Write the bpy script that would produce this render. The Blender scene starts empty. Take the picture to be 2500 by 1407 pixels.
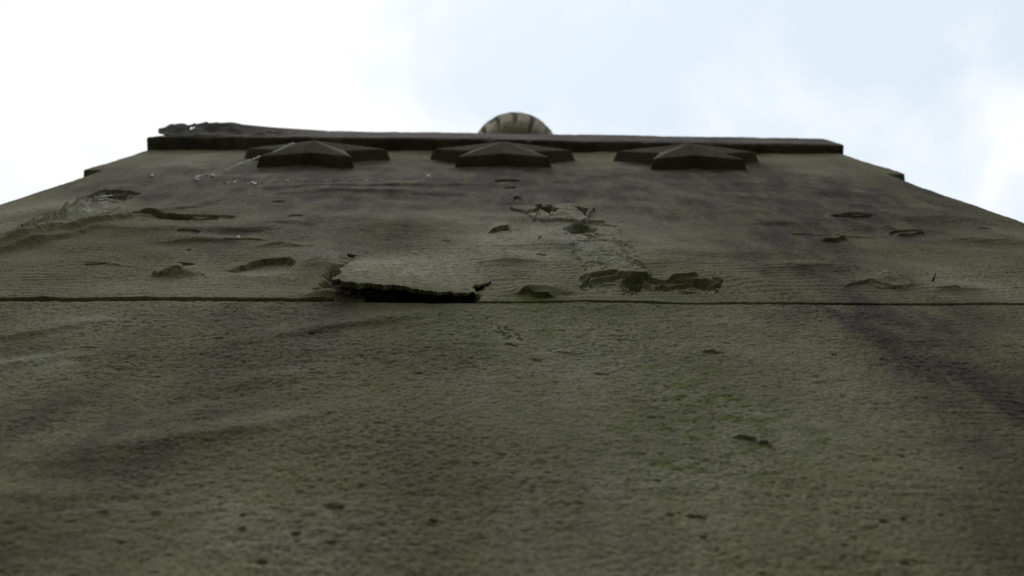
import bpy, math, random
import numpy as np
from mathutils import Matrix, Vector

# ------------------------------------------------------------------ camera
FPX, CAM_D, CAM_Z = 3100.0, 0.25, 1.25          # focal length in photo pixels, distance to the wall, eye height
def _axes(vz=(-37, 612), s=.0047, eps=.012):
    z = np.array([vz[0], vz[1], -FPX]); z /= np.linalg.norm(z)
    x = np.array([1, -s, -eps]); x -= z*(x@z); x /= np.linalg.norm(x)
    return np.stack([x, np.cross(z, x), z], 1)
CM = _axes(); CP = np.array([0, -CAM_D, CAM_Z])
def ray(px, py): return CM.T @ np.array([(px-1250)/FPX, (703.5-py)/FPX, -1])
def at(px, py, y=0.0):                            # point of the plane y = const
    w = ray(px, py); return CP + w*((y+CAM_D)/w[1])
def atz(px, py, z):                               # point of the level z = const
    w = ray(px, py); return CP + w*((z-CAM_Z)/w[2])

sc = bpy.context.scene
cd = bpy.data.cameras.new('camera'); cam = bpy.data.objects.new('camera', cd)
sc.collection.objects.link(cam); sc.camera = cam
cd.sensor_width = 36; cd.lens = FPX/2500*36; cd.clip_start = .02; cd.clip_end = 2000
cam.matrix_world = Matrix.Translation(Vector(CP)) @ Matrix([list(r) for r in CM.T]).to_4x4()
cd.dof.use_dof = True; cd.dof.focus_distance = 1.25; cd.dof.aperture_fstop = 11.5

# ------------------------------------------------------------------ sky, sun, exposure
SUN_EL, SUN_AZ = math.radians(76), math.radians(215)
w = bpy.data.worlds.new('World'); sc.world = w; w.use_nodes = True
nt = w.node_tree; nt.nodes.clear()
def N(nt, t, **k):
    n = nt.nodes.new(t)
    for a, b in k.items():
        if a.startswith('i_'):
            key = a[2:]; key = int(key) if key.isdigit() else key
            n.inputs[key].default_value = b
        else: setattr(n, a, b)
    return n
out = N(nt, 'ShaderNodeOutputWorld'); bg = N(nt, 'ShaderNodeBackground', i_Strength=.1)
sky = N(nt, 'ShaderNodeTexSky', sky_type='NISHITA', sun_disc=False, sun_elevation=SUN_EL, sun_rotation=SUN_AZ)
tc = N(nt, 'ShaderNodeTexCoord')
mp = N(nt, 'ShaderNodeMapping'); mp.inputs['Location'].default_value = (7.3, 2.2, 5.1)
no = N(nt, 'ShaderNodeTexNoise', i_Scale=5.2, i_Detail=8.0, i_Roughness=.56, i_Distortion=.5)
sep = N(nt, 'ShaderNodeSeparateXYZ')
grad = N(nt, 'ShaderNodeMath', operation='MULTIPLY_ADD'); grad.inputs[1].default_value = -.32; 
ramp = N(nt, 'ShaderNodeValToRGB'); ramp.color_ramp.elements[0].position = .36; ramp.color_ramp.elements[1].position = .58
cl = N(nt, 'ShaderNodeMix', data_type='RGBA')
thin = N(nt, 'ShaderNodeMix', data_type='RGBA')
L = nt.links.new
L(tc.outputs['Generated'], mp.inputs[0]); L(mp.outputs[0], no.inputs[0]); L(tc.outputs['Generated'], sep.inputs[0])
gap = N(nt, 'ShaderNodeVectorMath', operation='DISTANCE'); gd_ = Vector(ray(1210, 30)).normalized(); gap.inputs[1].default_value = gd_   # a gap in the cloud near the zenith
gm = N(nt, 'ShaderNodeMapRange', clamp=True, interpolation_type='SMOOTHSTEP'); gm.inputs[1].default_value = .0; gm.inputs[2].default_value = .20; gm.inputs[3].default_value = -.14; gm.inputs[4].default_value = .07
ga = N(nt, 'ShaderNodeMath', operation='ADD'); L(tc.outputs['Generated'], gap.inputs[0]); L(gap.outputs['Value'], gm.inputs[0]); L(gm.outputs[0], ga.inputs[0]); L(no.outputs[0], ga.inputs[1])
L(sep.outputs[0], grad.inputs[0]); L(ga.outputs[0], grad.inputs[2]); L(grad.outputs[0], ramp.inputs[0])
thin.inputs[0].default_value = .79; L(sky.outputs[0], thin.inputs[6]); thin.inputs[7].default_value = (9.0, 10.1, 11.0, 1)   # thin veil of cloud over the blue
L(ramp.outputs[0], cl.inputs[0]); L(thin.outputs[2], cl.inputs[6]); cl.inputs[7].default_value = (10.4, 10.5, 10.6, 1)
el = N(nt, 'ShaderNodeMapRange', clamp=True); el.inputs[1].default_value = -.05; el.inputs[2].default_value = .75; el.inputs[3].default_value = .16; el.inputs[4].default_value = 1
L(sep.outputs[2], el.inputs[0])                        # an overcast sky is about three times darker at the horizon than overhead
em = N(nt, 'ShaderNodeVectorMath', operation='SCALE'); L(cl.outputs[2], em.inputs[0]); L(el.outputs[0], em.inputs[3])
L(em.outputs[0], bg.inputs[0]); L(bg.outputs[0], out.inputs[0])

sl = bpy.data.lights.new('sun', 'SUN'); sun = bpy.data.objects.new('sun', sl); sc.collection.objects.link(sun)
sl.energy = 1.3; sl.angle = math.radians(20); sl.color = (1, .97, .92)
sd = Vector((math.sin(SUN_AZ)*math.cos(SUN_EL), math.cos(SUN_AZ)*math.cos(SUN_EL), math.sin(SUN_EL)))
sun.rotation_euler = sd.to_track_quat('Z', 'Y').to_euler()
sc.view_settings.view_transform = 'Standard'; sc.view_settings.look = 'None'
sc.view_settings.exposure = 0; sc.view_settings.gamma = 1

# ------------------------------------------------------------------ helpers
rng = np.random.RandomState(7)
_perm = rng.permutation(4096); _ang = rng.rand(4096)*2*np.pi; _gx, _gy = np.cos(_ang), np.sin(_ang)
def perlin(x, y, seed=0):
    xi = np.floor(x).astype(np.int64); yi = np.floor(y).astype(np.int64); xf = x-xi; yf = y-yi
    u = xf*xf*xf*(xf*(xf*6-15)+10); v = yf*yf*yf*(yf*(yf*6-15)+10)
    def g(ix, iy, dx, dy):
        h = _perm[(_perm[(ix+seed*131) & 4095]+iy) & 4095]
        return _gx[h]*dx+_gy[h]*dy
    a = g(xi, yi, xf, yf); b = g(xi+1, yi, xf-1, yf); c = g(xi, yi+1, xf, yf-1); e = g(xi+1, yi+1, xf-1, yf-1)
    return ((a+u*(b-a))+v*((c+u*(e-c))-(a+u*(b-a))))*1.5
def fbm(x, y, f, o=4, seed=0, gain=.5):
    s = 0; a = 1; t = 0
    for i in range(o):
        s = s+a*perlin(x*f, y*f, seed+i*7); t += a; a *= gain; f *= 2.03
    return s/t
def sstep(a, b, x): t = np.clip((x-a)/(b-a), 0, 1); return t*t*(3-2*t)
def tag(o, label=None, cat=None, kind=None, group=None):
    for k, v in (('label', label), ('category', cat), ('kind', kind), ('group', group)):
        if v: o[k] = v
    return o
def mesh_obj(name, V, F, mat, parent=None, smooth=True, attr=None):
    me = bpy.data.meshes.new(name)
    V = np.asarray(V, dtype=np.float64)
    if isinstance(F, np.ndarray):
        me.vertices.add(len(V)); me.vertices.foreach_set('co', V.astype(np.float32).ravel())
        n, k = F.shape
        me.loops.add(n*k); me.loops.foreach_set('vertex_index', F.astype(np.int32).ravel())
        me.polygons.add(n); me.polygons.foreach_set('loop_start', np.arange(0, n*k, k, dtype=np.int32))
        me.polygons.foreach_set('loop_total', np.full(n, k, dtype=np.int32))
        me.update(calc_edges=True)
    else:
        me.from_pydata([tuple(v) for v in V], [], F); me.update()
    me.polygons.foreach_set('use_smooth', np.full(len(me.polygons), smooth, dtype=bool))
    if attr is not None:
        a = me.attributes.new('stain', 'FLOAT_COLOR', 'POINT')
        c = np.ones((len(V), 4), np.float32); c[:, :3] = attr; a.data.foreach_set('color', c.ravel())
    me.materials.append(mat)
    o = bpy.data.objects.new(name, me); sc.collection.objects.link(o)
    if parent: o.parent = parent
    return o
def grid_faces(nr, nc, off=0, flip=False):
    i = np.arange(nr-1)[:, None]*nc+np.arange(nc-1)[None, :]+off
    q = np.stack([i, i+1, i+nc+1, i+nc], -1).reshape(-1, 4)
    return q[:, ::-1] if flip else q

# ------------------------------------------------------------------ stone material
def stone_mat(name, base, dark=(.054, .044, .034), green=(.076, .093, .018), pale=(.40, .385, .315), bump=.35, attr=True):
    m = bpy.data.materials.new(name); m.use_nodes = True; t = m.node_tree; l = t.links.new
    b = t.nodes['Principled BSDF']; b.inputs['Roughness'].default_value = .95; b.inputs['Specular IOR Level'].default_value = .07
    co = N(t, 'ShaderNodeTexCoord')
    run = N(t, 'ShaderNodeMapping'); run.inputs['Scale'].default_value = (1, 1, .28); l(co.outputs['Object'], run.inputs[0])     # stains run down the stone
    def noise(sc_, det, r=.6, dist=0.0, streak=False):
        n = N(t, 'ShaderNodeTexNoise', i_Scale=sc_, i_Detail=det, i_Roughness=r, i_Distortion=dist)
        l(run.outputs[0] if streak else co.outputs['Object'], n.inputs[0]); return n
    def ramp2(src, a, c, lo, hi):
        n = N(t, 'ShaderNodeMapRange'); n.inputs[1].default_value = a; n.inputs[2].default_value = c
        n.inputs[3].default_value = lo; n.inputs[4].default_value = hi; l(src, n.inputs[0]); return n
    def mixc(fac, c1, c2):
        n = N(t, 'ShaderNodeMix', data_type='RGBA')
        if hasattr(fac, 'links'): l(fac, n.inputs[0])
        else: n.inputs[0].default_value = fac
        for i, c in ((6, c1), (7, c2)):
            if isinstance(c, tuple): n.inputs[i].default_value = (*c, 1)
            else: l(c, n.inputs[i])
        return n.outputs[2]
    n1 = noise(7, 5, streak=True); n2 = noise(55, 5, .7); n3 = noise(420, 3, .7); n4 = noise(23, 5, .65, .4, True)
    col = mixc(ramp2(n1.outputs[0], .35, .65, 0, 1).outputs[0], base, tuple(c*k for c, k in zip(base, (.80, .78, .74))))
    if attr:
        at_ = N(t, 'ShaderNodeAttribute', attribute_name='stain'); s = N(t, 'ShaderNodeSeparateColor'); l(at_.outputs['Color'], s.inputs[0])
        def modul(ch, n, a, c):
            r = ramp2(n.outputs[0], a, c, .35, 1.35); mu = N(t, 'ShaderNodeMath', operation='MULTIPLY', use_clamp=True)
            l(s.outputs[ch], mu.inputs[0]); l(r.outputs[0], mu.inputs[1]); return mu.outputs[0]
        col = mixc(modul(2, n4, .35, .65), col, pale)
        col = mixc(modul(0, n2, .35, .65), col, green)
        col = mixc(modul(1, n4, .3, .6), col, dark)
    # speckle of individual grains
    g = ramp2(n3.outputs[0], .3, .7, .48, 1.52); g2 = ramp2(n2.outputs[0], .3, .7, .74, 1.26)
    mu = N(t, 'ShaderNodeMath', operation='MULTIPLY'); l(g.outputs[0], mu.inputs[0]); l(g2.outputs[0], mu.inputs[1])
    vm = N(t, 'ShaderNodeVectorMath', operation='SCALE'); l(col, vm.inputs[0]); l(mu.outputs[0], vm.inputs[3])
    l(vm.outputs[0], b.inputs['Base Color'])
    nb = noise(900, 3, .6); bp = N(t, 'ShaderNodeBump', i_Strength=bump, i_Distance=.0012)
    l(nb.outputs[0], bp.inputs['Height'])
    bp2 = N(t, 'ShaderNodeBump', i_Strength=bump, i_Distance=.004); nb2 = noise(210, 4, .6)
    l(nb2.outputs[0], bp2.inputs['Height']); l(bp.outputs[0], bp2.inputs['Normal']); l(bp2.outputs[0], b.inputs['Normal'])
    return m
M_wall = stone_mat('weathered_sandstone', (.215, .195, .115))
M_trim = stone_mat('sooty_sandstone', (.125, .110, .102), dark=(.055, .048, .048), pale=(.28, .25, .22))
M_flake = stone_mat('spalled_sandstone', (.12, .112, .10), attr=False, bump=.6)
M_urn = stone_mat('clean_sandstone', (.38, .345, .265), attr=False)
def plain(name, c, r=.9):
    m = bpy.data.materials.new(name); m.use_nodes = True; t = m.node_tree; b = t.nodes['Principled BSDF']
    n = N(t, 'ShaderNodeTexNoise', i_Scale=60.0, i_Detail=4.0); x = N(t, 'ShaderNodeMix', data_type='RGBA')
    x.inputs[6].default_value = (*[k*.75 for k in c], 1); x.inputs[7].default_value = (*[k*1.25 for k in c], 1)
    t.links.new(n.outputs[0], x.inputs[0]); t.links.new(x.outputs[2], b.inputs['Base Color']); b.inputs['Roughness'].default_value = r
    return m
M_web = plain('dusty_silk', (.80, .80, .78)); M_iron = plain('rusted_iron', (.03, .022, .018), .7); M_ground = plain('rough_turf', (.04, .05, .02))

def window(X, Z, x0, x1, z0, z1):
    """index of the part of a regular grid inside a box (whole array when the grid is not regular)"""
    if X.shape[0] > 1 and np.array_equal(X[0], X[-1]) and Z[0, 0] == Z[0, -1]:
        c = np.searchsorted(X[0], (x0, x1)); r = np.searchsorted(Z[:, 0], (z0, z1))
        return np.s_[r[0]:r[1], c[0]:c[1]]
    return np.s_[:, :]

# ------------------------------------------------------------------ the wall: relief of the stone face
Z_JOINT, Z_STOP, Z_TOP, HALF = 2.447, 3.645, 4.092, .778
def P(px, py): p = at(px, py); return p[0], p[2]
def box(px0, px1, py0, py1):
    """photo box on the face -> centre x, centre z, half width, half height (metres)"""
    xc = (px0+px1)/2; a = at(xc, py0); b = at(xc, py1); l_ = at(px0, (py0+py1)/2); r_ = at(px1, (py0+py1)/2)
    return (l_[0]+r_[0])/2, (a[2]+b[2])/2, (r_[0]-l_[0])/2, (a[2]-b[2])/2

# stains: (x, y, rx, ry, tilt, strength) on the photo; g = algae, d = soot, plus narrow dark strips under the stars, p = pale scoured stone
ST = dict(
 g=[(1100,815,210,45,.9),(1330,745,300,22,.45),(400,590,230,45,.55),(1690,708,130,22,.7),(1470,760,200,30,.4),(930,770,200,30,.4),
    (640,900,300,60,.25),(1600,900,250,150,.3),(1250,1100,700,200,.28),(300,1300,400,150,.2),(1900,1150,400,200,.25),(960,585,110,22,.35),
    (2080,640,190,40,.28),(1870,418,34,12,.8),(1480,640,120,40,.35),(1040,512,120,18,.45),(150,650,200,40,.25),(60,1280,200,60,.25),(1130,850,160,40,.45)],
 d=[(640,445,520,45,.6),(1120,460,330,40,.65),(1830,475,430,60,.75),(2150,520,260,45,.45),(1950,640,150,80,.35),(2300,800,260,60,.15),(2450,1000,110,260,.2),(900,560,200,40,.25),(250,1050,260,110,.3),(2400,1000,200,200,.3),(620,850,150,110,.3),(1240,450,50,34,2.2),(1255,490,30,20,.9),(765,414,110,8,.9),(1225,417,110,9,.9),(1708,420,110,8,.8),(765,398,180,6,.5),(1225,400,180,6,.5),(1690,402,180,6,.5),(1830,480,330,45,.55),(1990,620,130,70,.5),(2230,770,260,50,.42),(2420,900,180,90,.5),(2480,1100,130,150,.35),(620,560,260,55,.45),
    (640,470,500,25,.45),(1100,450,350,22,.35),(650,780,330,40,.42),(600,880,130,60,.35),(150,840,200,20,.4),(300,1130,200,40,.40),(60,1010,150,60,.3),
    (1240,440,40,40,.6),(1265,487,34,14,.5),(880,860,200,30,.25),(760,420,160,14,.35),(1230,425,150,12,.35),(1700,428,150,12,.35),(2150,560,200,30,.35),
    (930,595,110,26,.35),(1500,600,60,20,.15),(2030,790,160,30,.35),(470,1010,120,60,.25),(480,440,150,20,.2),(2300,480,160,22,.2),(820,745,70,7,.4),
    (1350,1330,900,60,.12),(2480,1300,200,120,.35),(40,1360,200,60,.3)],
 p=[(1370,565,200,50,.75),(1330,490,60,18,.5),(1030,655,130,34,.95),(60,545,120,30,.5),(250,505,130,20,.4),(220,790,130,16,.45),(60,885,110,14,.6),
    (1360,870,330,90,.5),(1650,1080,420,130,.35),(1000,1300,500,120,.2),(640,920,120,26,.4),(610,1030,160,24,.35),(520,560,60,10,.5),(470,620,60,8,.4),(700,545,50,6,.5),(460,385,120,14,.45),(420,405,60,12,.35),
    (1700,470,120,12,.3),(2200,660,200,40,.2),(2350,700,160,22,.35),(1300,620,200,40,.35),(1900,1050,160,60,.2),(300,1215,160,14,.35),(1480,690,60,10,.5),
    (730,1330,100,20,.3),(900,650,80,20,.3),(2400,560,140,20,.25),(820,470,200,5,.3),(1826,592,14,4,.8),(2120,385,60,8,.3),(2030,420,70,12,.2),(700,625,60,8,.35)])
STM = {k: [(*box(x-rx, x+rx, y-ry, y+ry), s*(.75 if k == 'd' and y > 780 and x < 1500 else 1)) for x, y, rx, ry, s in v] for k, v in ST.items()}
def stains(X, Z):
    if X.ndim == 1: return stains(X[None], Z[None])[0]
    wx = X+.03*fbm(X, Z, 9, 3, 40)+.008*fbm(X, Z, 45, 2, 41); wz = Z+.05*fbm(X, Z, 7, 3, 43)+.01*fbm(X, Z, 40, 2, 44)
    res = []
    for k, base in (('g', .12), ('d', .10), ('p', .06)):
        s = np.full(np.shape(X), base)
        for cx, cz, hx, hz, st in STM[k]:
            w = window(X, Z, cx-2.4*hx-.05, cx+2.4*hx+.05, cz-2.4*hz-.08, cz+2.4*hz+.08)
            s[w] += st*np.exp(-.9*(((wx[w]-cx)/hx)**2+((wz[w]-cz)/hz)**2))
        s = s*(1+.7*fbm(X, Z*.28, 16, 4, 60+len(res)*9)) + (.24, .26, .14)[len(res)]*fbm(X, Z*.30, 6, 4, 90+len(res)*5)
        for i, (poly, dp, ro, tone) in enumerate(SPM):        # broken patches show paler raw stone, or old soot
            if (k == 'p' and tone > 0) or (k == 'd' and tone < 0):
                w, m = polymask(X, Z, poly, i); s[w] += m*abs(tone)*.45
            elif k != 'p' and tone > 0:
                w, m = polymask(X, Z, poly, i); s[w] *= 1-.5*m
        if k == 'p':
            for (a, b, c, e, dp, ro) in CR:
                cx, cz, hx, hz = box(a, b, c, e); w = window(X, Z, cx-hx, cx+hx, cz-hz, cz+hz)
                s[w] += .22*(((wx[w]-cx)/hx)**2+((wz[w]-cz)/hz)**2 < .9)
        res.append(np.clip(s, 0, 2))
    return 1-np.exp(-np.stack(res, -1)*np.array([2.3, 1.8, 2.2]))

# craters: photo box x0,x1,y0,y1, depth (m), roughness of floor
CR = [(566,720,632,680,.0055,.3),(400,468,641,656,.0045,.3),(208,262,640,647,.0020,.2),(310,492,522,538,.0055,.5),(480,575,523,536,.0022,.2),
      (1376,1462,549,576,.0060,.6),(1395,1560,575,665,.0022,1),(1420,1585,680,712,.0020,.8),(1600,1755,678,712,.0035,1),(1512,1600,672,706,.0045,.7),
      (205,300,468,500,.0055,1.6),(2060,2140,524,536,.0022,.2),(2170,2260,566,576,.0022,.2),(2385,2420,555,560,.002,.2),(1205,1270,440,449,.0035,1.4),(1230,1262,455,462,.002,1),
      (1250,1275,478,500,.003,.8),(660,700,490,496,.002,.2),(430,490,565,573,.002,.2),(455,468,610,616,.002,.2),(1690,1745,650,660,.0,.2),
      (800,905,690,716,.007,1.2),(1415,1445,672,690,.003,.4),(1330,1400,500,508,.0025,.3),(1930,1990,568,574,.0015,.1),(700,742,526,534,.0018,.3),(1740,1765,675,700,.003,1.5)]
# pits in the lower block: x, y, half w, half h, depth
PT = [(820,1240,26,9,.0028),(588,1300,10,7,.0024),(722,1306,13,6,.0022),(808,1330,15,6,.0020),(1060,1275,13,5,.0020),(641,1378,17,5,.0022),(258,1252,14,5,.0018),
      (1706,1263,26,6,.0026),(1634,1263,14,5,.0022),(2163,1272,15,6,.0024),(2210,1265,10,5,.002),(1720,1320,12,5,.0018),(1308,880,13,4,.0018),(1515,832,14,2.5,.0018),
      (1468,912,20,3,.0020),(1020,911,12,2.5,.0015),(215,849,26,2.5,.0018),(758,817,14,2.2,.0018),(1745,866,24,2.5,.0016),(2036,868,10,3,.0015),(1590,1020,12,3,.0016),
      (2205,1108,8,4,.0016),(2345,1145,7,4,.0016),(1515,808,10,2,.0012),(380,1260,20,8,.0012),(590,1262,9,4,.0018),(1160,1130,10,4,.0012),(2210,1370,14,6,.0018),(1630,1262,8,4,.001),
      (1770,805,20,2,.001),(1250,845,22,3,.002),(220,640,20,2,.001),(1090,590,12,2,.0016),(1070,582,8,1.5,.001),(300,1330,12,4,.001)]
# swellings: x, y, rx, ry, height
MD = [(110,806,200,13,.0036,34),(70,882,130,12,.0040,20),(850,795,230,14,.0032,34),(660,925,150,20,.0028,22),(620,1045,200,20,.0028,34),(330,1090,240,36,.0036,30),(180,1215,260,22,.0024,0),(200,560,170,14,.0060,60),(60,600,110,12,.004,40),(480,1010,200,26,.0022,40),(900,455,260,6,.003,6),(1850,800,300,20,.0012,-8),(2250,830,260,18,.0018,-6),
      (780,650,80,36,.0052),(960,560,140,34,.0050),(1250,640,110,18,.0045),(1310,600,150,16,.0030),(1480,750,150,14,.0015),(2170,684,60,20,.0050),(2350,706,100,14,.0025),
      (1960,650,110,12,.0028),(1330,535,150,18,.0040),(130,530,130,26,.0065),(30,590,110,20,.0060),(500,590,110,10,.0030),(560,560,100,9,.0028),(690,606,60,6,.003),
      (430,665,54,9,.0045),(2220,535,260,18,.0040),(2400,590,120,14,.0035),(1900,545,70,8,.0025),(1600,640,90,18,.002),(1530,810,330,26,.0012),(300,560,200,12,.002),
      (900,470,240,8,.003),(640,440,200,8,.002),(2000,470,140,10,.0015),(1310,715,80,14,.0045),(800,720,60,10,.0035),(950,780,140,18,.0016),(900,1170,220,34,.0016),(1700,620,160,14,.0012),
      (2060,575,90,5,.002),(700,545,60,5,.002),(1500,1000,220,60,.0008)]
# lips: a sheet lifting downwards to a sharp edge. list of photo points along the edge, lift, run (photo px above the edge)
LP = [([(1422,682),(1436,677),(1492,670),(1512,668)],.0042,36),([(1504,672),(1530,674),(1568,673),(1592,671)],.0038,34),([(1630,681),(1650,677),(1680,677),(1706,674)],.0036,30),
      ([(1264,722),(1290,721),(1312,726),(1352,727)],.0042,20),([(2005,590),(2040,592),(2070,585)],.0040,18),([(2190,574),(2225,575),(2256,569)],.0034,14),
      ([(1192,571),(1210,564),(1240,560),(1248,566)],.0045,20),([(2060,700),(2120,690),(2165,700),(2180,703),(2225,704)],.0020,24),([(1300,545),(1312,536),(1322,533)],.0025,8),
      ([(1312,596),(1318,590),(1322,583)],.0022,10),([(1310,623),(1325,626),(1334,624)],.002,10),([(1712,865),(1740,864),(1752,868)],.0016,10),([(1792,1068),(1822,1070),(1846,1070)],.0022,14),
      ([(1852,1078),(1874,1082),(1888,1096)],.0024,14),([(1415,552),(1440,545),(1480,546)],.003,10),([(1210,790),(1232,800),(1236,812),(1232,822)],.0016,14),
      ([(2280,707),(2310,709),(2345,708)],.0015,10),([(2020,530),(2080,536),(2130,533)],.003,12),([(320,524),(400,523),(480,525)],.0012,10),([(62,560),(90,540),(105,526)],.004,14),
      ([(1350,862),(1420,866),(1440,862)],.0008,12),([(300,648),(260,644),(250,642)][::-1],.001,8),([(1420,640),(1450,636),(1490,642)],.0015,10),([(1500,610),(1540,640),(1572,650)],.0022,12),
      ([(540,590),(600,588),(650,592)],.0014,14),([(70,578),(130,545),(190,512),(250,492),(290,488)],.0085,46)]
# cracks / black holes clean through the skin: polygons on the photo, depth
HOLES = [([(1500,705),(1530,700),(1562,702),(1548,708)],.008),([(1660,700),(1690,694),(1720,703),(1700,706)],.006),([(1740,690),(1765,684),(1758,702)],.008),([(1412,560),(1480,574),(1440,574)],.004),
         ([(1548,688),(1566,686),(1560,704),(1536,708)],.004),([(1303,506),(1348,506),(1354,515),(1342,519),(1366,526),(1354,535),(1322,525),(1302,527),(1312,516)],.05),
         ([(1395,514),(1432,523),(1448,516),(1436,524),(1430,538),(1418,530)],.05),
         ([(848,625),(876,626),(874,634),(850,637)],.025),
         ([(804,672),(812,662),(838,650),(852,652),(844,670),(824,680)],.022),
         ([(1192,571),(1212,561),(1236,556),(1246,563),(1225,563)],.012),
         ([(1370,563),(1420,550),(1440,551),(1412,564)],.018),
         ([(1520,676),(1566,676),(1566,688),(1540,686)],.012),
         ([(1148,700),(1166,692),(1195,686),(1198,692),(1166,703),(1150,709)],.02),
         ([(258,465),(276,466),(274,470),(256,470)],.02)]
SP = [([(1375,560),(1440,545),(1510,560),(1520,600),(1542,640),(1582,655),(1540,668),(1500,668),(1430,665),(1420,640),(1405,610)],.0018,.0020,.22),
      ([(1418,683),(1512,673),(1600,677),(1640,690),(1700,680),(1765,700),(1750,714),(1600,712),(1425,716)],.0042,.0036,.05),
      ([(1250,512),(1300,505),(1440,508),(1450,520),(1430,546),(1330,545),(1290,535)],-.0042,.0020,.05),
      ([(1290,522),(1330,524),(1350,540),(1310,545),(1285,536)],.0040,.0016,.6),
      ([(1205,424),(1275,424),(1292,470),(1275,505),(1250,500),(1232,470),(1210,450)],.0003,.0006,-1.0),
      ([(195,484),(255,461),(310,466),(345,474),(290,494),(225,512)],.0045,.0040,.15),
      ([(375,668),(405,648),(440,656),(440,672)],-.0035,.0022,.2),
      ([(2118,690),(2165,668),(2222,700),(2165,706)],-.0015,.0016,.1),
      ([(1195,795),(1235,788),(1238,822),(1215,815)],-.0008,.0003,.3),([(1236,800),(1275,830),(1262,850),(1238,838)],.0010,.0006,.25),
      ([(80,575),(180,515),(270,498),(300,510),(200,548),(100,590)],-.0020,.0022,.15),
      ([(800,690),(900,692),(930,722),(860,722),(800,712)],.0050,.0030,-.3),
      ([(410,523),(520,523),(540,532),(470,537),(380,535)],.0028,.0010,-.1)]
SPM = [([P(*q) for q in poly], *r) for poly, *r in SP]
def polymask(X, Z, poly, seed):
    xx = [q[0] for q in poly]; zz = [q[1] for q in poly]
    w = window(X, Z, min(xx)-.02, max(xx)+.02, min(zz)-.05, max(zz)+.05)
    Xs, Zs = X[w], Z[w]
    return w, inpoly(Xs+.010*fbm(Xs, Zs, 34, 4, 180+seed, .75), Zs+.026*fbm(Xs, Zs, 28, 4, 190+seed, .75), poly)
HM = [([P(*q) for q in poly], dpt) for poly, dpt in HOLES]
def inpoly(X, Z, poly):
    c = np.zeros(X.shape, bool); n = len(poly)
    for i in range(n):
        x1, z1 = poly[i]; x2, z2 = poly[(i+1) % n]
        k = ((z1 > Z) != (z2 > Z)); xx = (x2-x1)*(Z-z1)/((z2-z1) or 1e-9)+x1
        c ^= k & (X < xx)
    return c

# the big lifted flake: its lower edge, left and right edges (photo)
FL_X0, FL_X1 = at(846, 690)[0], at(1168, 720)[0]
FL_ZB, FL_ZT = Z_JOINT+.012, at(1000, 622)[2]
def flake_lift(X, Z):
    u = np.clip((X-FL_X0)/(FL_X1-FL_X0), -.2, 1.2)
    e = np.interp(u, [-.2, 0, .3, .6, .85, 1.0, 1.2], [.0150, .0170, .0132, .0090, .0060, .0046, .002])
    v = np.clip((FL_ZT-Z)/(FL_ZT-FL_ZB), 0, 1.05)
    return e*v**1.15

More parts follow.
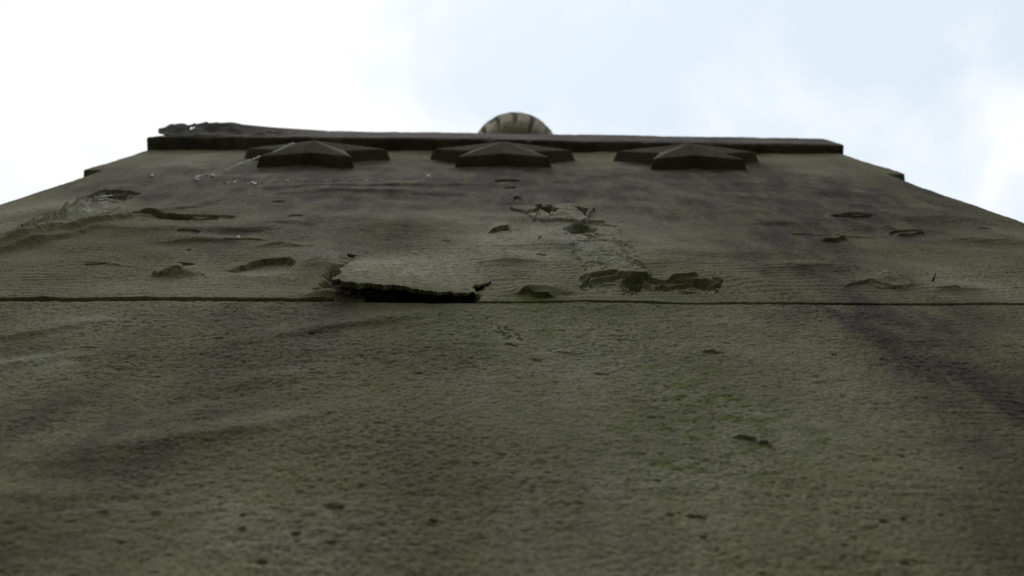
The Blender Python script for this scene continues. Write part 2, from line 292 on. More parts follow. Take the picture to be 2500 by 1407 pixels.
def relief(X, Z, block):
    H = np.zeros_like(X)
    # slow waviness and hand-dressed unevenness
    H += .0022*fbm(X, Z*.8, 3.2, 3, 1)+.0010*fbm(X+.3*Z, Z*.9, 11, 3, 4)
    H += (.0050 if block != 'lower' else .0026)*fbm(X*1.1+.25*Z, Z*.8, 8, 2, 5)*(1-.8*np.exp(-((Z_JOINT-Z)/.08)**2))*(1-.9*sstep(.56, .70, np.abs(X)))
    fine = .00055*fbm(X, Z*.85, 210, 3, 8, .6)+.0002*fbm(X, Z, 80, 2, 9)
    pitn = perlin(X*165, Z*110, 15); fine -= .0009*np.clip(pitn-.22, 0, 1)*1.2*np.clip(.8+1.6*fbm(X, Z, 14, 2, 17), .15, 1.8)
    pit2 = perlin(X*300, Z*200, 16); fine -= .0007*np.clip(pit2-.2, 0, 1)*1.4
    lumps = .0006*fbm(X, Z, 70, 2, 21)
    amp = 1.0+.7*fbm(X, Z, 6, 3, 30)
    if block == 'upper': fine = fine*.75; lumps = lumps*.6
    H += (fine+lumps)*amp
    if block == 'upper':     # drove marks: slanting tooling lines left by the chisel
        mask = np.clip(.25+.9*fbm(X, Z, 4, 2, 33), 0, 1)*sstep(3.3, 2.7, Z)
        for (px, py, rx, ry) in ((1350,690,260,40),(1780,680,260,40),(110,690,120,40),(1300,600,300,40),(2200,700,200,30)):
            cx, cz, hx, hz = box(px-rx, px+rx, py-ry, py+ry); mask = mask+.7*np.exp(-((X-cx)/hx)**2-((Z-cz)/hz)**2)
        ph = 2*np.pi*(Z*62-X*9+.9*fbm(X, Z, 6, 2, 35)*2.2)
        H += .00034*np.sin(ph)*np.clip(mask, 0, 1.1)*(1+.5*fbm(X, Z, 30, 2, 36))
    if block == 'lower':
        for (px, py, rx, ry, kx, kz, a_) in ((1590,970,150,90,75,8,.00022),(2250,1190,260,50,12,60,.00022),(2420,1000,120,80,6,85,.00022),(300,900,220,60,10,50,.00020)):
            cx, cz, hx, hz = box(px-rx, px+rx, py-ry, py+ry)
            H += a_*np.exp(-((X-cx)/hx)**2-((Z-cz)/hz)**2)*np.sin(2*np.pi*(X*kx+Z*kz+.8*fbm(X, Z, 9, 2, 37)))
    # located features, each applied only near its place
    jx = .006*fbm(X, Z, 26, 3, 50); jz = .014*fbm(X, Z, 18, 3, 51)
    Xw, Zw = X+jx, Z+jz
    for (px, py, rx, ry, h, *rise) in MD:
        rise = rise[0] if rise else 0
        cx, cz, hx, hz = box(px-rx, px+rx, py-ry, py+ry); ts = (at(px+rx, py-rise)[2]-at(px+rx, py)[2])/hx
        w = window(X, Z, cx-2.6*hx, cx+2.6*hx, cz-2.2*hz-abs(ts)*2.2*hx-.03, cz+3.6*hz+abs(ts)*2.2*hx+.03)
        u = (Xw[w]-cx)/hx; v = (Zw[w]-cz-ts*(Xw[w]-cx))/hz
        v = np.where(v < 0, v*(1.2 if block == 'lower' else 1.7), v*.75)                       # steeper below than above
        H[w] += (.85 if block == 'lower' else 1.6)*h*np.exp(-1.3*(u*u+v*v))
    rough = .0011*fbm(X, Z, 70, 4, 55, .65)
    for (a, b, c, e, dp, ro) in CR:
        cx, cz, hx, hz = box(a, b, c, e); w = window(X, Z, cx-1.3*hx-.01, cx+1.3*hx+.01, cz-1.3*hz-.02, cz+1.3*hz+.02)
        u = (Xw[w]-cx)/hx; v = (Zw[w]-cz)/hz; r = np.sqrt(u*u+v*v)
        edge = 1-sstep(.90, .98, r+.24*fbm(X[w], Z[w], 45, 3, 57))
        prof = np.clip((v+1)/1.7, 0, 1)**.8
        H[w] += -1.3*dp*edge*prof+edge*rough[w]*ro
    for (px, py, rx, ry, dp) in PT:
        cx, cz, hx, hz = box(px-rx, px+rx, py-ry, py+ry); w = window(X, Z, cx-2*hx, cx+2*hx, cz-2*hz, cz+2*hz)
        u = (X[w]+jx[w]*.6-cx)/hx; v = (Z[w]+jz[w]*.4-cz)/hz
        H[w] += -dp*(1-sstep(.45, 1.1, np.sqrt(u*u+v*v)+.25*perlin(X[w]*130, Z[w]*110, 61)))
    for pts, lift, run in LP:
        xs = [P(*q)[0] for q in pts]; zs = [P(*q)[1] for q in pts]
        if xs[0] > xs[-1]: xs, zs = xs[::-1], zs[::-1]
        o_ = np.argsort(xs); xs = np.array(xs)[o_]; zs = np.array(zs)[o_]
        rz = at(pts[0][0], pts[0][1]-run)[2]-zs[0]; wd = xs[-1]-xs[0]
        w = window(X, Z, xs[0]-.04*wd-.002, xs[-1]+.04*wd+.002, min(zs)-.02, max(zs)+rz+.02); Xs, Zs = X[w], Z[w]
        ze = np.interp(Xs, xs, zs)+.004*fbm(Xs, Zs*0, 60, 3, 63)+.006*fbm(Xs, Zs*0, 22, 2, 64)
        win = sstep(xs[0]-.02*wd-.001, xs[0]+.18*wd, Xs)*(1-sstep(xs[-1]-.18*wd, xs[-1]+.02*wd+.001, Xs))
        t = (Zs-ze)/rz
        H[w] += 1.25*lift*win*np.where(t < 0, 0, np.clip(1-t, 0, 1)**1.6)
    terr = np.floor((fbm(X, Z*.7, 40, 4, 200, .6)+1)*3.5)/3.5-1          # broken bedding layers
    for k, (poly, dp, ro, _) in enumerate(SPM):
        w, m = polymask(X, Z, poly, k)
        H[w] += m*(-dp+terr[w]*ro*1.1+rough[w]*ro*380)
    for poly, dp in HM:
        zz = [q[1] for q in poly]; xx = [q[0] for q in poly]
        s = np.where((X > min(xx)-.02) & (X < max(xx)+.02) & (Z > min(zz)-.05) & (Z < max(zz)+.05))
        if len(s[0]):
            m = inpoly(X[s]+.0015*fbm(X[s], Z[s], 90, 2, 66), Z[s]+.004*fbm(X[s], Z[s], 70, 2, 67), poly)
            H[s] -= dp*m
    if block == 'upper':
        # hollow behind the big flake
        wob = .010*fbm(X, Z, 30, 3, 70)
        inside = sstep(FL_X0-.028+wob*0, FL_X0-.008, X+wob)*(1-sstep(FL_X1-.006, FL_X1+.004, X+wob))*(1-sstep(FL_ZT-.20, FL_ZT-.03, Z))
        zlow = np.where(X < at(905, 700)[0], Z_JOINT+.035-.25*(X-at(905, 700)[0]), Z_JOINT-.01)
        inside *= sstep(zlow-.002, zlow+.006, Z+wob*.6)
        H -= inside*(.024+.006*fbm(X, Z, 40, 3, 72))
        # wall right of the flake stays level with its end
        pass
        # worn stop chamfer on the arrises
        zst = Z_STOP+.004*fbm(X, Z*0, 60, 2, 74)
        ch = 1-sstep(zst-.003, zst+.003, Z)
        H -= ch*.019*np.clip((np.abs(X)-.739)/.039, 0, 1)
        # long shallow furrow under the stars
    else:
        H -= .019*np.clip((np.abs(X)-.739)/.039, 0, 1)
    # crumbly arrises
    H -= .004*np.clip((np.abs(X)-.766)/.012, 0, 1)**2*(1-sstep(Z_STOP-.02, Z_STOP, Z)*(1-sstep(Z_STOP+.05, Z_STOP+.3, Z)))*(1+1.2*fbm(X, Z, 12, 3, 77))
    # joint: wider and deeper to the left, hair thin to the right, smeared with mortar by the flake
    xg = at(815, 735)[0]; xg2 = at(885, 735)[0]
    wj = np.where(X < xg, .012, np.where(X < xg2, .003, .0045))*(1+.55*fbm(X, Z*0, 24, 4, 80))
    dj = np.where(X < xg, .0064, np.where(X < xg2, .0012, .0026))*(1+.7*fbm(X, Z*0, 22, 4, 81))
    dj = dj*(1+.8*np.exp(-((X-at(2060, 740)[0])/.05)**2))
    if block == 'upper': H -= dj*(1-sstep(wj, wj+.0025, Z-Z_JOINT))
    else: H -= dj*.5*(1-sstep(.0, .0035, Z_JOINT-Z)); H -= .0006*np.exp(-(Z_JOINT-Z)/.03)
    return H

def zrows(z0, z1, step):
    z = [z0]
    while z[-1] < z1:
        k = max(z[-1]-CAM_Z, .30); z.append(z[-1]+step*k*k)
    z[-1] = z1
    return np.array(z)
def face_block(name, z0, z1, zr, nc, block, parent, thick=.19):
    xs = np.linspace(-HALF, HALF, nc)
    X, Z = np.meshgrid(xs, zr); H = relief(X, Z, block)
    Y = -H
    # ragged arris in plan
    ed = np.clip((np.abs(X)-.770)/.008, 0, 1); Xo = X-np.sign(X)*ed*.0016*(1+1.4*fbm(Z, X*0, 22, 3, 83))
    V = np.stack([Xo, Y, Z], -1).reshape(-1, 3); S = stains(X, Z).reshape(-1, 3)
    nr = len(zr); F = [grid_faces(nr, nc)]
    n0 = len(V); idx = np.arange(nr*nc).reshape(nr, nc); extra = []; es = []
    def strip(ids, flip):
        nonlocal n0
        b = V[ids].copy(); b[:, 1] = thick; extra.append(b); es.append(S[ids]); k = len(ids); j = np.arange(k-1)
        q = np.stack([ids[:-1], ids[1:], n0+j+1, n0+j], -1); F.append(q if flip else q[:, ::-1]); n0 += k
        return n0-k
    strip(idx[:, 0], False); strip(idx[:, -1], True); strip(idx[0, :], True); strip(idx[-1, :], False)
    # back
    extra.append(np.array([[-HALF, thick, z0], [HALF, thick, z0], [HALF, thick, z1], [-HALF, thick, z1]])); es.append(np.tile(S[:1], (4, 1)))
    F.append(np.array([[n0+3, n0+2, n0+1, n0]])); n0 += 4
    return mesh_obj(name, np.vstack([V]+extra), np.vstack(F), M_wall, parent, True, np.vstack([S]+es))

mon = bpy.data.objects.new('stone_monument', None); sc.collection.objects.link(mon)
tag(mon, 'tall weathered sandstone monument with three carved stars, flaking face and urn on top', 'monument')

zl = np.concatenate([np.linspace(.45, 1.70, 260)[:-1], zrows(1.70, Z_JOINT-.02, .00085)[:-1], np.arange(Z_JOINT-.02, Z_JOINT, .0009), [Z_JOINT]])
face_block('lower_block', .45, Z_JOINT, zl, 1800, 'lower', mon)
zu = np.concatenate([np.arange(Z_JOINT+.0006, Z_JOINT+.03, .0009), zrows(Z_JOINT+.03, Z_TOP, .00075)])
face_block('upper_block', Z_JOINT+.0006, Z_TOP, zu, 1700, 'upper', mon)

# ------------------------------------------------------------------ plate helper: closed thin sheet from a point function
def plate(name, nu, nv, fn, thick, mat, parent, keep=None, attr=True):
    u, v = np.meshgrid(np.linspace(0, 1, nu), np.linspace(0, 1, nv)); X, Y, Z = fn(u, v)
    A = np.stack([X, Y, Z], -1).reshape(-1, 3); B = A.copy(); B[:, 1] += (thick(u, v) if callable(thick) else thick+0*u).ravel()
    Ff = grid_faces(nv, nu)
    if keep is not None:
        c = A[Ff].mean(1); uc = u.ravel()[Ff].mean(1); vc = v.ravel()[Ff].mean(1); Ff = Ff[keep(uc, vc, c)]
    e = np.concatenate([Ff[:, [0, 1]], Ff[:, [1, 2]], Ff[:, [2, 3]], Ff[:, [3, 0]]]); key = np.sort(e, 1); n = len(A)
    code = key[:, 0]*n+key[:, 1]; uq, inv, ct = np.unique(code, return_inverse=True, return_counts=True)
    be = e[ct[inv] == 1]
    F = np.vstack([Ff, Ff[:, ::-1]+n, np.stack([be[:, 1], be[:, 0], be[:, 0]+n, be[:, 1]+n], -1)])
    V = np.vstack([A, B]); S = stains(V[:, 0], V[:, 2]) if attr else None
    o = mesh_obj(name, V, F, mat, parent, True, S)
    # hard rim
    me = o.data; sm = np.ones(len(F), bool); sm[2*len(Ff):] = False; me.polygons.foreach_set('use_smooth', sm)
    return o

# ------------------------------------------------------------------ the big flake lifting off above the joint
def flake_pts(u, v):                                # v: 0 top .. 1 bottom edge
    zt = FL_ZT+.02; Z = zt+(FL_ZB-zt)*v
    # left edge: ragged, right edge: hooked
    vz = np.clip((FL_ZT-Z)/(FL_ZT-FL_ZB), 0, 1)
    xl = np.interp(vz, [0, .25, .42, .55, .70, .80, .92, 1], [at(868,626)[0], at(872,630)[0], at(856,640)[0], at(846,650)[0], at(858,655)[0], at(850,665)[0], at(840,680)[0], at(838,686)[0]])+.0030*fbm(Z*0+3, Z, 70, 3, 100)
    xr = np.interp(vz, [0, .35, .55, .66, .72, .80, .88, 1], [at(1150,640)[0], at(1180,660)[0], at(1190,680)[0], at(1197,690)[0], at(1188,697)[0], at(1160,702)[0], at(1152,708)[0], at(1170,722)[0]])+.0025*fbm(Z*0+9, Z, 80, 3, 101)
    X = xl+(xr-xl)*u
    Z = Z+v**4*(.022*fbm(X, X*0, 26, 3, 103)+.016*fbm(X, X*0, 95, 3, 104))
    Hn = relief_plain(X, Z)
    return X, -(Hn+flake_lift(X, Z)+.0012*v), Z
def relief_plain(X, Z):
    H = .0022*fbm(X, Z*.8, 3.2, 3, 1)+.0010*fbm(X+.3*Z, Z*.9, 11, 3, 4)
    H += (.00050*fbm(X, Z, 150, 3, 8, .65)-.0011*np.clip(perlin(X*95, Z*80, 15)-.25, 0, 1)*1.1-.0007*np.clip(perlin(X*210, Z*150, 16)-.2, 0, 1)+.0003*fbm(X, Z, 55, 2, 21))
    ph = 2*np.pi*(Z*62-X*9+.9*fbm(X, Z, 6, 2, 35)*2.2); H += .00025*np.sin(ph)
    return H
fl = plate('lifted_flake', 520, 260, flake_pts, lambda u, v: .0062-.0040*u+.0014*fbm(u, v, 9, 3, 110)+.0008*fbm(u, v, 40, 2, 111), M_wall, mon)
fl['label'] = 'large pale stone flake peeling off above the joint, black gap beneath it'

# loose crumbs and a chip caught in the gap under the flake
def lump(name, c, r, mat, parent, seed, sq=(1, 1, 1)):
    n, m = 18, 12; th, ph = np.meshgrid(np.linspace(0, 2*np.pi, n, endpoint=False), np.linspace(0, np.pi, m))
    d = np.stack([np.sin(ph)*np.cos(th), np.sin(ph)*np.sin(th), np.cos(ph)], -1)
    k = 1+.45*perlin(d[..., 0]*1.7+seed, d[..., 1]*1.7+d[..., 2]*2.1, seed)
    V = (d*k[..., None]*r*np.array(sq)).reshape(-1, 3)+np.array(c)
    i = np.arange(m-1)[:, None]*n; j = np.arange(n)[None, :]; jn = (j+1) % n
    F = np.stack([i+j, i+n+j, i+n+jn, i+jn], -1).reshape(-1, 4)
    return mesh_obj(name, V, F, mat, parent, False)
c1 = at(1085, 722, .006); lump('stone_chip', c1, .006, M_flake, mon, 5, (1.2, .9, 1.6))
c1 = at(1060, 724, .008); lump('stone_chip', c1, .005, M_flake, mon, 8, (1.3, .8, 1.3))
for k, (px, py, y, r) in enumerate(((868,708,.004,.006),(890,716,.006,.005),(925,720,.006,.006),(960,724,.008,.0045),(848,700,.006,.005),(1110,726,.006,.004),(905,708,.012,.006))):
    lump('stone_chip', at(px, py, y), r, M_flake, mon, 11+k, (1.7, .8, 1.5))

# ------------------------------------------------------------------ thin cracked skin round the upper hole
def patch_plate(name, edge, top_py, lift, thick=.0018, nu=160, nv=70, seed=0):
    """sheet whose lower edge follows photo points and which merges upward into the wall"""
    pts = [P(*q) for q in edge]; xs = np.array([p[0] for p in pts]); zs = np.array([p[1] for p in pts])
    def fn(u, v):
        X = xs[0]+(xs[-1]-xs[0])*u; ze = np.interp(X, xs, zs)+.004*fbm(X, X*0, 60, 3, 120+seed)
        zt = at(edge[0][0], top_py)[2]; Z = zt+(ze-zt)*v
        X = X+(v-.5)*0+.0016*fbm(X*0+5, Z, 60, 2, 130+seed)*np.sign(u-.5)
        H = relief(X, np.maximum(Z, Z_JOINT+.03), 'upper_plain')
        return X, -(H+lift*v**1.4*(.75+.25*np.sin(np.pi*u))-.0008*(1-v)), Z
    return plate(name, nu, nv, fn, thick, M_wall, mon)
for k, (edge, tp, lf) in enumerate([([(1424,681),(1440,677),(1490,671),(1512,669)],650,.0062),([(1505,673),(1530,675),(1568,674),(1590,672)],655,.0056),([(1634,681),(1660,678),(1700,675)],662,.0052)]):
    patch_plate('thin_flake', edge, tp, lf, seed=k*3)

# ------------------------------------------------------------------ stars
def star(cx, cz, rot=0.0, seed=0):
    n = 10; R, r = .158, .070; t, ap = .021, .0415
    V, F = [], []
    rs = random.Random(seed)
    ring = []
    for i in range(n):
        a = math.pi/2+i*math.pi/5+rot; q = (R if i % 2 == 0 else r)*(1+rs.uniform(-.012, .012))
        ring.append((q*math.cos(a), q*math.sin(a)))
    import bmesh
    bm = bmesh.new()
    b0 = [bm.verts.new((cx+x*1.03, .004, cz+z*1.02)) for x, z in ring]
    b1 = [bm.verts.new((cx+x*.955, -t*(1.0 if i % 2 == 0 else 1.12), cz+z*.975)) for i, (x, z) in enumerate(ring)]
    apx = bm.verts.new((cx, -ap, cz))
    for i in range(n):
        j = (i+1) % n
        bm.faces.new((b0[i], b0[j], b1[j], b1[i])); bm.faces.new((b1[i], b1[j], apx))
    bmesh.ops.recalc_face_normals(bm, faces=bm.faces)
    bmesh.ops.bevel(bm, geom=[e for e in bm.edges if not e.is_boundary], offset=.0022, segments=2, affect='EDGES', profile=.6)
    bmesh.ops.triangulate(bm, faces=bm.faces)
    bmesh.ops.subdivide_edges(bm, edges=[e for e in bm.edges if e.calc_length() > .02], cuts=3, use_grid_fill=True)
    co = np.array([v.co[:] for v in bm.verts]); nz = .0012*fbm(co[:, 0], co[:, 2], 35, 3, 140+seed)
    for v, k in zip(bm.verts, nz): v.co.y += k; v.co.x += k*.6
    me = bpy.data.meshes.new('relief_star'); bm.to_mesh(me); bm.free(); me.materials.append(M_star)
    o = bpy.data.objects.new('relief_star', me); sc.collection.objects.link(o); o.parent = mon
    return o
M_star = stone_mat('star_sandstone', (.130, .110, .080), attr=False)
star(-.3705, 3.845, 0, 1)['label'] = 'left star with cobweb strand on its ridge'
star(.0125, 3.853, .01, 2)['label'] = 'middle star below the urn'
star(.3935, 3.833, -.008, 3)['label'] = 'right star near the yellow lichen'

# ------------------------------------------------------------------ cornice: soffit, face that leans out to the left, top
CB = [(360,331),(500,334),(900,337),(1210,340),(1450,345),(1900,352),(2060,354)]       # lower front edge in the photo
CT = [(384,328),(480,322),(570,318),(700,316),(800,319),(1000,322),(1250,326),(1450,329),(1750,334),(2010,338)]
ZC0, ZC1 = Z_TOP, 4.285
nb = 700
xs = np.linspace(-.777, .778, nb)
cb = np.array([atz(*q, ZC0) for q in CB]); ct = np.array([atz(*q, ZC1) for q in CT])
yb = np.interp(xs, cb[:, 0], cb[:, 1]); yt = np.interp(xs, ct[:, 0], ct[:, 1])
rows = np.linspace(0, 1, 70); X, T = np.meshgrid(xs, rows); Zc = ZC0+(ZC1-ZC0)*T
Yc = yb[None, :]*(1-T)+yt[None, :]*T+.0022*fbm(X, Zc*.5, 9, 4, 150)+.0008*fbm(X, Zc, 70, 3, 151)+.004*np.clip(fbm(X, Zc*.3, 16, 3, 153)-.28, 0, 1)*6*np.clip(1-T*6, 0, 1)
sp = sstep(-.36, -.50, X)*sstep(.05, .25, T)                        # spalled back behind the peeling skin
Yc += sp*(.007+.005*fbm(X, Zc, 18, 4, 152))
Yc += .004*np.clip(np.abs(T-.5)*2-.93, 0, 1)/.07
corner = sstep(-.745, -.777, X)*(1+.6*fbm(X, Zc, 40, 2, 155)); Zc2 = Zc-corner*.012*T; Yc += corner*.004
prof = np.concatenate([np.stack([X, Yc, Zc2], -1), ], 0)
top = np.stack([X[:1], 0*X[:1]+.21, 0*X[:1]+ZC1+.01], -1); bot = np.stack([X[:1], 0*X[:1]+.004, 0*X[:1]+ZC0-.0005], -1)
G = np.concatenate([np.stack([X[:1], 0*X[:1]+.21, 0*X[:1]+ZC0-.0005], -1), bot, prof, top], 0)
V = G.reshape(-1, 3); nr_ = len(G); F = grid_faces(nr_, nb)
iL = [i*nb for i in range(nr_)]; iR = [i*nb+nb-1 for i in range(nr_)]; back = [nb*(nr_-1), nb*nr_-1, nb-1, 0]
Fl = [tuple(f) for f in F]+[tuple(iL), tuple(iR[::-1]), tuple(back)]
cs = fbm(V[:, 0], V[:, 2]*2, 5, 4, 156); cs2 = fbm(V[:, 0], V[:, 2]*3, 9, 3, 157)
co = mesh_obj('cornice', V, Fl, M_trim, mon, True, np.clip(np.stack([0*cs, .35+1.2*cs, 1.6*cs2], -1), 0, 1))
co.data.polygons.foreach_set('use_smooth', np.array([False]*(2*(nb-1))+[True]*(len(Fl)-2*(nb-1)-3)+[False]*3))

# peeling skin on the left of the cornice
SK = [(386,316),(387,314),(394,312.6),(402,311),(412,305),(420,302),(424,303.6),(435,301.8),(443,301),(453,302.4),(458,305.5),(469,303.8),(474.5,300),(481,302.6),(490,300.4),(505,296.6),(510,299.6),(521,299),(530,298),(539,299.8),(558,298.6),(571,299),(593,303.8),(626,307.2),(680,312),(760,317),(800,319.5)]
SB = [(386,319),(394,322),(403,328),(440,330),(480,330),(560,333),(800,336)]
def skin(u, v):
    px = 386+(800-386)*u
    ty = np.interp(px, [q[0] for q in SK], [q[1] for q in SK]); by = np.interp(px, [q[0] for q in SB], [q[1] for q in SB])
    zt = ZC1+.004+.004*fbm(u*10, u*0, 3, 3, 160); zb = np.interp(px, [386, 410, 480, 800], [ZC1-.03, ZC1-.10, ZC1-.14, ZC0+.012])
    out_ = np.zeros(px.shape+(3,))
    for i in range(px.shape[1]):
        a = atz(px[0, i], ty[0, i], zt[0, i]); b = atz(px[0, i], by[0, i], zb[0, i])
        for j in range(px.shape[0]): out_[j, i] = b+(a-b)*v[j, i]
    X, Y, Z = out_[..., 0], out_[..., 1], out_[..., 2]
    wob = sstep(1, .55, u)*np.sin(np.pi*v)*(.0040+.011*fbm(X, Z, 16, 4, 162))
    pxx = u*414+386; wob = wob+.012*np.exp(-((pxx-515)/22)**2-((v-.62)/.22)**2)+.006*np.exp(-((pxx-430)/20)**2-((v-.3)/.25)**2)
    return X, Y+wob, Z
hole = (lambda u, v, c: ~((((u*414+386-469)/7.2)**2+((v-.77)/.14)**2 < 1+.3*np.sin(u*300)) | ((v < .12+.10*np.sin(u*140)) & (u < .03))))
pk = plate('peeling_skin', 420, 60, skin, .0045, M_flake, mon, keep=hole, attr=False)
pk['label'] = 'crumbling curled skin of stone with a hole through it at the left end of the cornice'

# ------------------------------------------------------------------ what stands on top and below
def boxm(name, x0, x1, y0, y1, z0, z1, mat, parent, seg=8, amp=.002, seed=0):
    import bmesh
    bm = bmesh.new(); bmesh.ops.create_cube(bm, size=1)
    for v in bm.verts: v.co = ((x0+x1)/2+v.co.x*(x1-x0), (y0+y1)/2+v.co.y*(y1-y0), (z0+z1)/2+v.co.z*(z1-z0))
    bmesh.ops.bevel(bm, geom=list(bm.edges), offset=.006, segments=2, affect='EDGES')
    bmesh.ops.subdivide_edges(bm, edges=[e for e in bm.edges if e.calc_length() > .05], cuts=seg, use_grid_fill=True)
    me = bpy.data.meshes.new(name); bm.to_mesh(me); bm.free(); me.materials.append(mat)
    o = bpy.data.objects.new(name, me); sc.collection.objects.link(o); o.parent = parent; return o
UX, UY = .056, .101
boxm('pedestal', UX-.062, UX+.062, UY-.048, UY+.075, ZC1+.008, 4.74, M_urn, mon)
boxm('plinth', -.86, .86, -.075, .27, -.05, .447, M_wall, mon)
# fluted urn
prof_ = [(4.74,.040),(4.76,.044),(4.78,.036),(4.81,.030),(4.82,.075),(4.84,.108),(4.88,.120),(4.94,.125),(5.02,.131),(5.07,.133),(5.13,.125),(5.17,.104),(5.20,.100),(5.22,.106),(5.24,.100),(5.29,.070),(5.33,.040),(5.36,.024),(5.39,.022),(5.41,.010),(5.42,.0)]
zz = np.linspace(4.74, 5.42, 150); rr = np.interp(zz, [p[0] for p in prof_], [p[1] for p in prof_])
k5 = np.ones(7)/7; rr = np.convolve(np.pad(rr, 3, 'edge'), k5, 'valid')
nth = 360; th = np.linspace(0, 2*np.pi, nth, endpoint=False); TH, ZZ = np.meshgrid(th, zz); RR = np.repeat(rr[:, None], nth, 1)
fl_ = sstep(4.80, 4.83, ZZ)*(1-sstep(5.03, 5.075, ZZ))*(1-sstep(5.10, 5.15, ZZ)); ribs = 15
ang = TH+.03*np.sin(3*TH)*0+.05*np.sin(ZZ*30)*fl_*.5
gd = np.abs((((ang+.014-1.5*np.pi)*ribs/(2*np.pi)+.5) % 1)-.5); RR = RR*(1-fl_*(.22*np.exp(-(gd/.12)**2)*(1+.5*np.sin(TH*5+1))+.10*gd*0-.012*np.sin(np.pi*np.clip(gd*2, 0, 1))))+.002*fbm(TH*3, ZZ*12, 3, 3, 170)
RR = RR*(1-.10*fl_*np.exp(-((TH-4.15)/.10)**2)*sstep(4.95, 5.03, ZZ))
V = np.stack([UX+RR*np.cos(TH), UY+RR*np.sin(TH), ZZ], -1).reshape(-1, 3)
i = np.arange(len(zz)-1)[:, None]*nth; j = np.arange(nth)[None, :]; jn = (j+1) % nth
F = np.stack([i+j, i+jn, i+nth+jn, i+nth+j], -1).reshape(-1, 4)
un_ = mesh_obj('fluted_urn', V, F, M_urn, mon, True)

# iron pin sticking out of the face at the right
def tube(name, pts, r, mat, parent=None, n=8):
    V, F = [], []; pts = [Vector(p) for p in pts]
    for i, p in enumerate(pts):
        d = (pts[min(i+1, len(pts)-1)]-pts[max(i-1, 0)]).normalized(); a = d.orthogonal().normalized(); b = d.cross(a)
        rad = r[i] if isinstance(r, (list, tuple)) else r
        for k in range(n): t = 2*math.pi*k/n; V.append(p+rad*(math.cos(t)*a+math.sin(t)*b))
    for i in range(len(pts)-1):
        for k in range(n): F.append((i*n+k, i*n+(k+1) % n, (i+1)*n+(k+1) % n, (i+1)*n+k))
    F.append(tuple(range(n))[::-1]); F.append(tuple((len(pts)-1)*n+k for k in range(n)))
    return mesh_obj(name, V, F, mat, parent, True)
b_ = at(2275, 690); zq = b_[2]; e_ = atz(2283, 668, zq+.006)
tube('iron_pin', [b_+np.array([0, .01, 0]), b_, (b_+e_)/2+np.array([.0004, 0, 0]), e_], [.0014, .0014, .0013, .0009], M_iron, mon)

# ------------------------------------------------------------------ cobwebs
rs = random.Random(4)
def web(name, paths, label, r=.0006, fluff=0.0):
    V, F = [], []; n = 5
    for pts in paths:
        pts = [Vector(p) for p in pts]; q = []
        for a, b in zip(pts[:-1], pts[1:]):
            m = max(2, int((b-a).length/.006))
            for k in range(m): q.append(a.lerp(b, k/m))
        q.append(pts[-1]); base = len(V)
        for i, p in enumerate(q):
            d = (q[min(i+1, len(q)-1)]-q[max(i-1, 0)]).normalized(); a = d.orthogonal().normalized(); b = d.cross(a)
            rad = r*(1+fluff*max(0, rs.gauss(.3, .7)))
            p = p+Vector((rs.gauss(0, .3), rs.gauss(0, .15), rs.gauss(0, .5)))*r*(1 if fluff else .2)
            for k in range(n): t = 2*math.pi*k/n; V.append(p+rad*(math.cos(t)*a+math.sin(t)*b))
        for i in range(len(q)-1):
            for k in range(n): F.append((base+i*n+k, base+i*n+(k+1) % n, base+(i+1)*n+(k+1) % n, base+(i+1)*n+k))
        F.append(tuple(base+k for k in range(n))[::-1]); F.append(tuple(base+(len(q)-1)*n+k for k in range(n)))
    o = mesh_obj(name, V, F, M_web, None, True); return tag(o, label, 'cobweb', group='cobwebs caught on the stone')
a0 = at(545, 418, -.001); a1 = atz(612, 391, 3.70); a2 = atz(660, 375, 3.78); a3 = atz(718, 350, 3.842)
web('cobweb', [[a0, a1], [a1, a2, a3]], 'long dusty cobweb strand stretched from the wall to the ridge of the left star', .0009, 1.3)
web('cobweb', [[at(x0, y0, -.003), at((x0+x1)/2, (y0+y1)/2-2, -.006), at(x1, y1, -.003)] for x0, y0, x1, y1 in ((470,437,490,430),(490,430,520,428),(518,428,528,434),(472,440,485,438))],
    'pale ragged cobweb tuft on the wall below the left end of the strand', .0009, 1.2)
pts = []
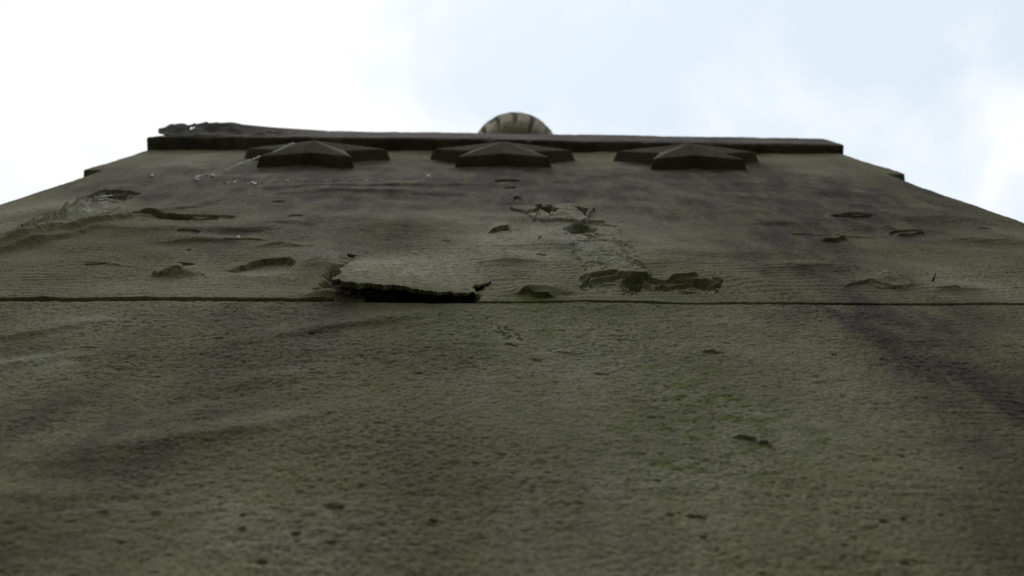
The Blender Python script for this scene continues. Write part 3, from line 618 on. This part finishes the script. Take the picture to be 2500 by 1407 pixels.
for x0, x1, y in ((520,640,447),(670,712,440),(750,935,438)):
    x = x0
    while x < x1:
        l_ = rs.uniform(3, 14); yy = y+rs.gauss(0, 1.8); pts += [((x, yy), .0008), ((x+l_/2, yy+rs.gauss(0, 1)), rs.uniform(.0005, .0016)), ((x+l_, yy+rs.gauss(0, 1.2)), .0004), ((x+l_+1, yy), .00012)]; x += l_+rs.uniform(3, 18); pts.append(((x-1, y), .00012))
V = [at(*q, -.0025) for q, r in pts]
o = tube('cobweb', V, [r for q, r in pts], M_web, None, 6); tag(o, 'broken white cobweb line strung level across the wall under the left star', 'cobweb', group='cobwebs caught on the stone')
for x, y, t in ((622,449,'small white cobweb tuft on the wall, lowest of those left of the left star'),(1046,430,'lone white cobweb speck on the wall left of the middle star'),(370,429,'lone pale cobweb speck nearest the left edge of the stone'),(580,580,'lone white cobweb speck above the round crater left of the big flake')):
    web('cobweb', [[at(x-2, y-1, -.002), at(x+1, y+1, -.003), at(x+3, y-3, -.002)]], t, .0007, 1.0)
paths = []
for k in range(16):
    t = rs.random(); x = 130+130*t+rs.gauss(0, 8); y = 520-36*t+rs.gauss(0, 5)
    paths.append([at(x, y, -.010), at(x+rs.uniform(8, 34), y+rs.uniform(-4, 9), -.006+rs.uniform(-.004, .003))])
web('cobweb', paths, 'grey cobweb veil over the broken ridge near the left edge', .0005, .6)
paths = []
for k in range(46):
    x = rs.uniform(850, 960); y = 704+(x-850)*.17+rs.gauss(0, 5)
    paths.append([at(x, y, .008+rs.uniform(-.004, .004)), at(x+rs.uniform(-10, 12), y+rs.uniform(-5, 6), .007+rs.uniform(-.004, .004))])
web('cobweb', paths, 'tangled grey cobweb in the black gap under the large flake', .00035, .8)

# ------------------------------------------------------------------ ground
g = 300; n = 60; gx = np.sign(np.linspace(-1, 1, n))*np.abs(np.linspace(-1, 1, n))**2*g
X, Y = np.meshgrid(gx, gx); Zg = .03*fbm(X, Y, .3, 3, 200)
gr = mesh_obj('ground', np.stack([X, Y, Zg], -1).reshape(-1, 3), grid_faces(n, n), M_ground, None, True); gr['kind'] = 'structure'
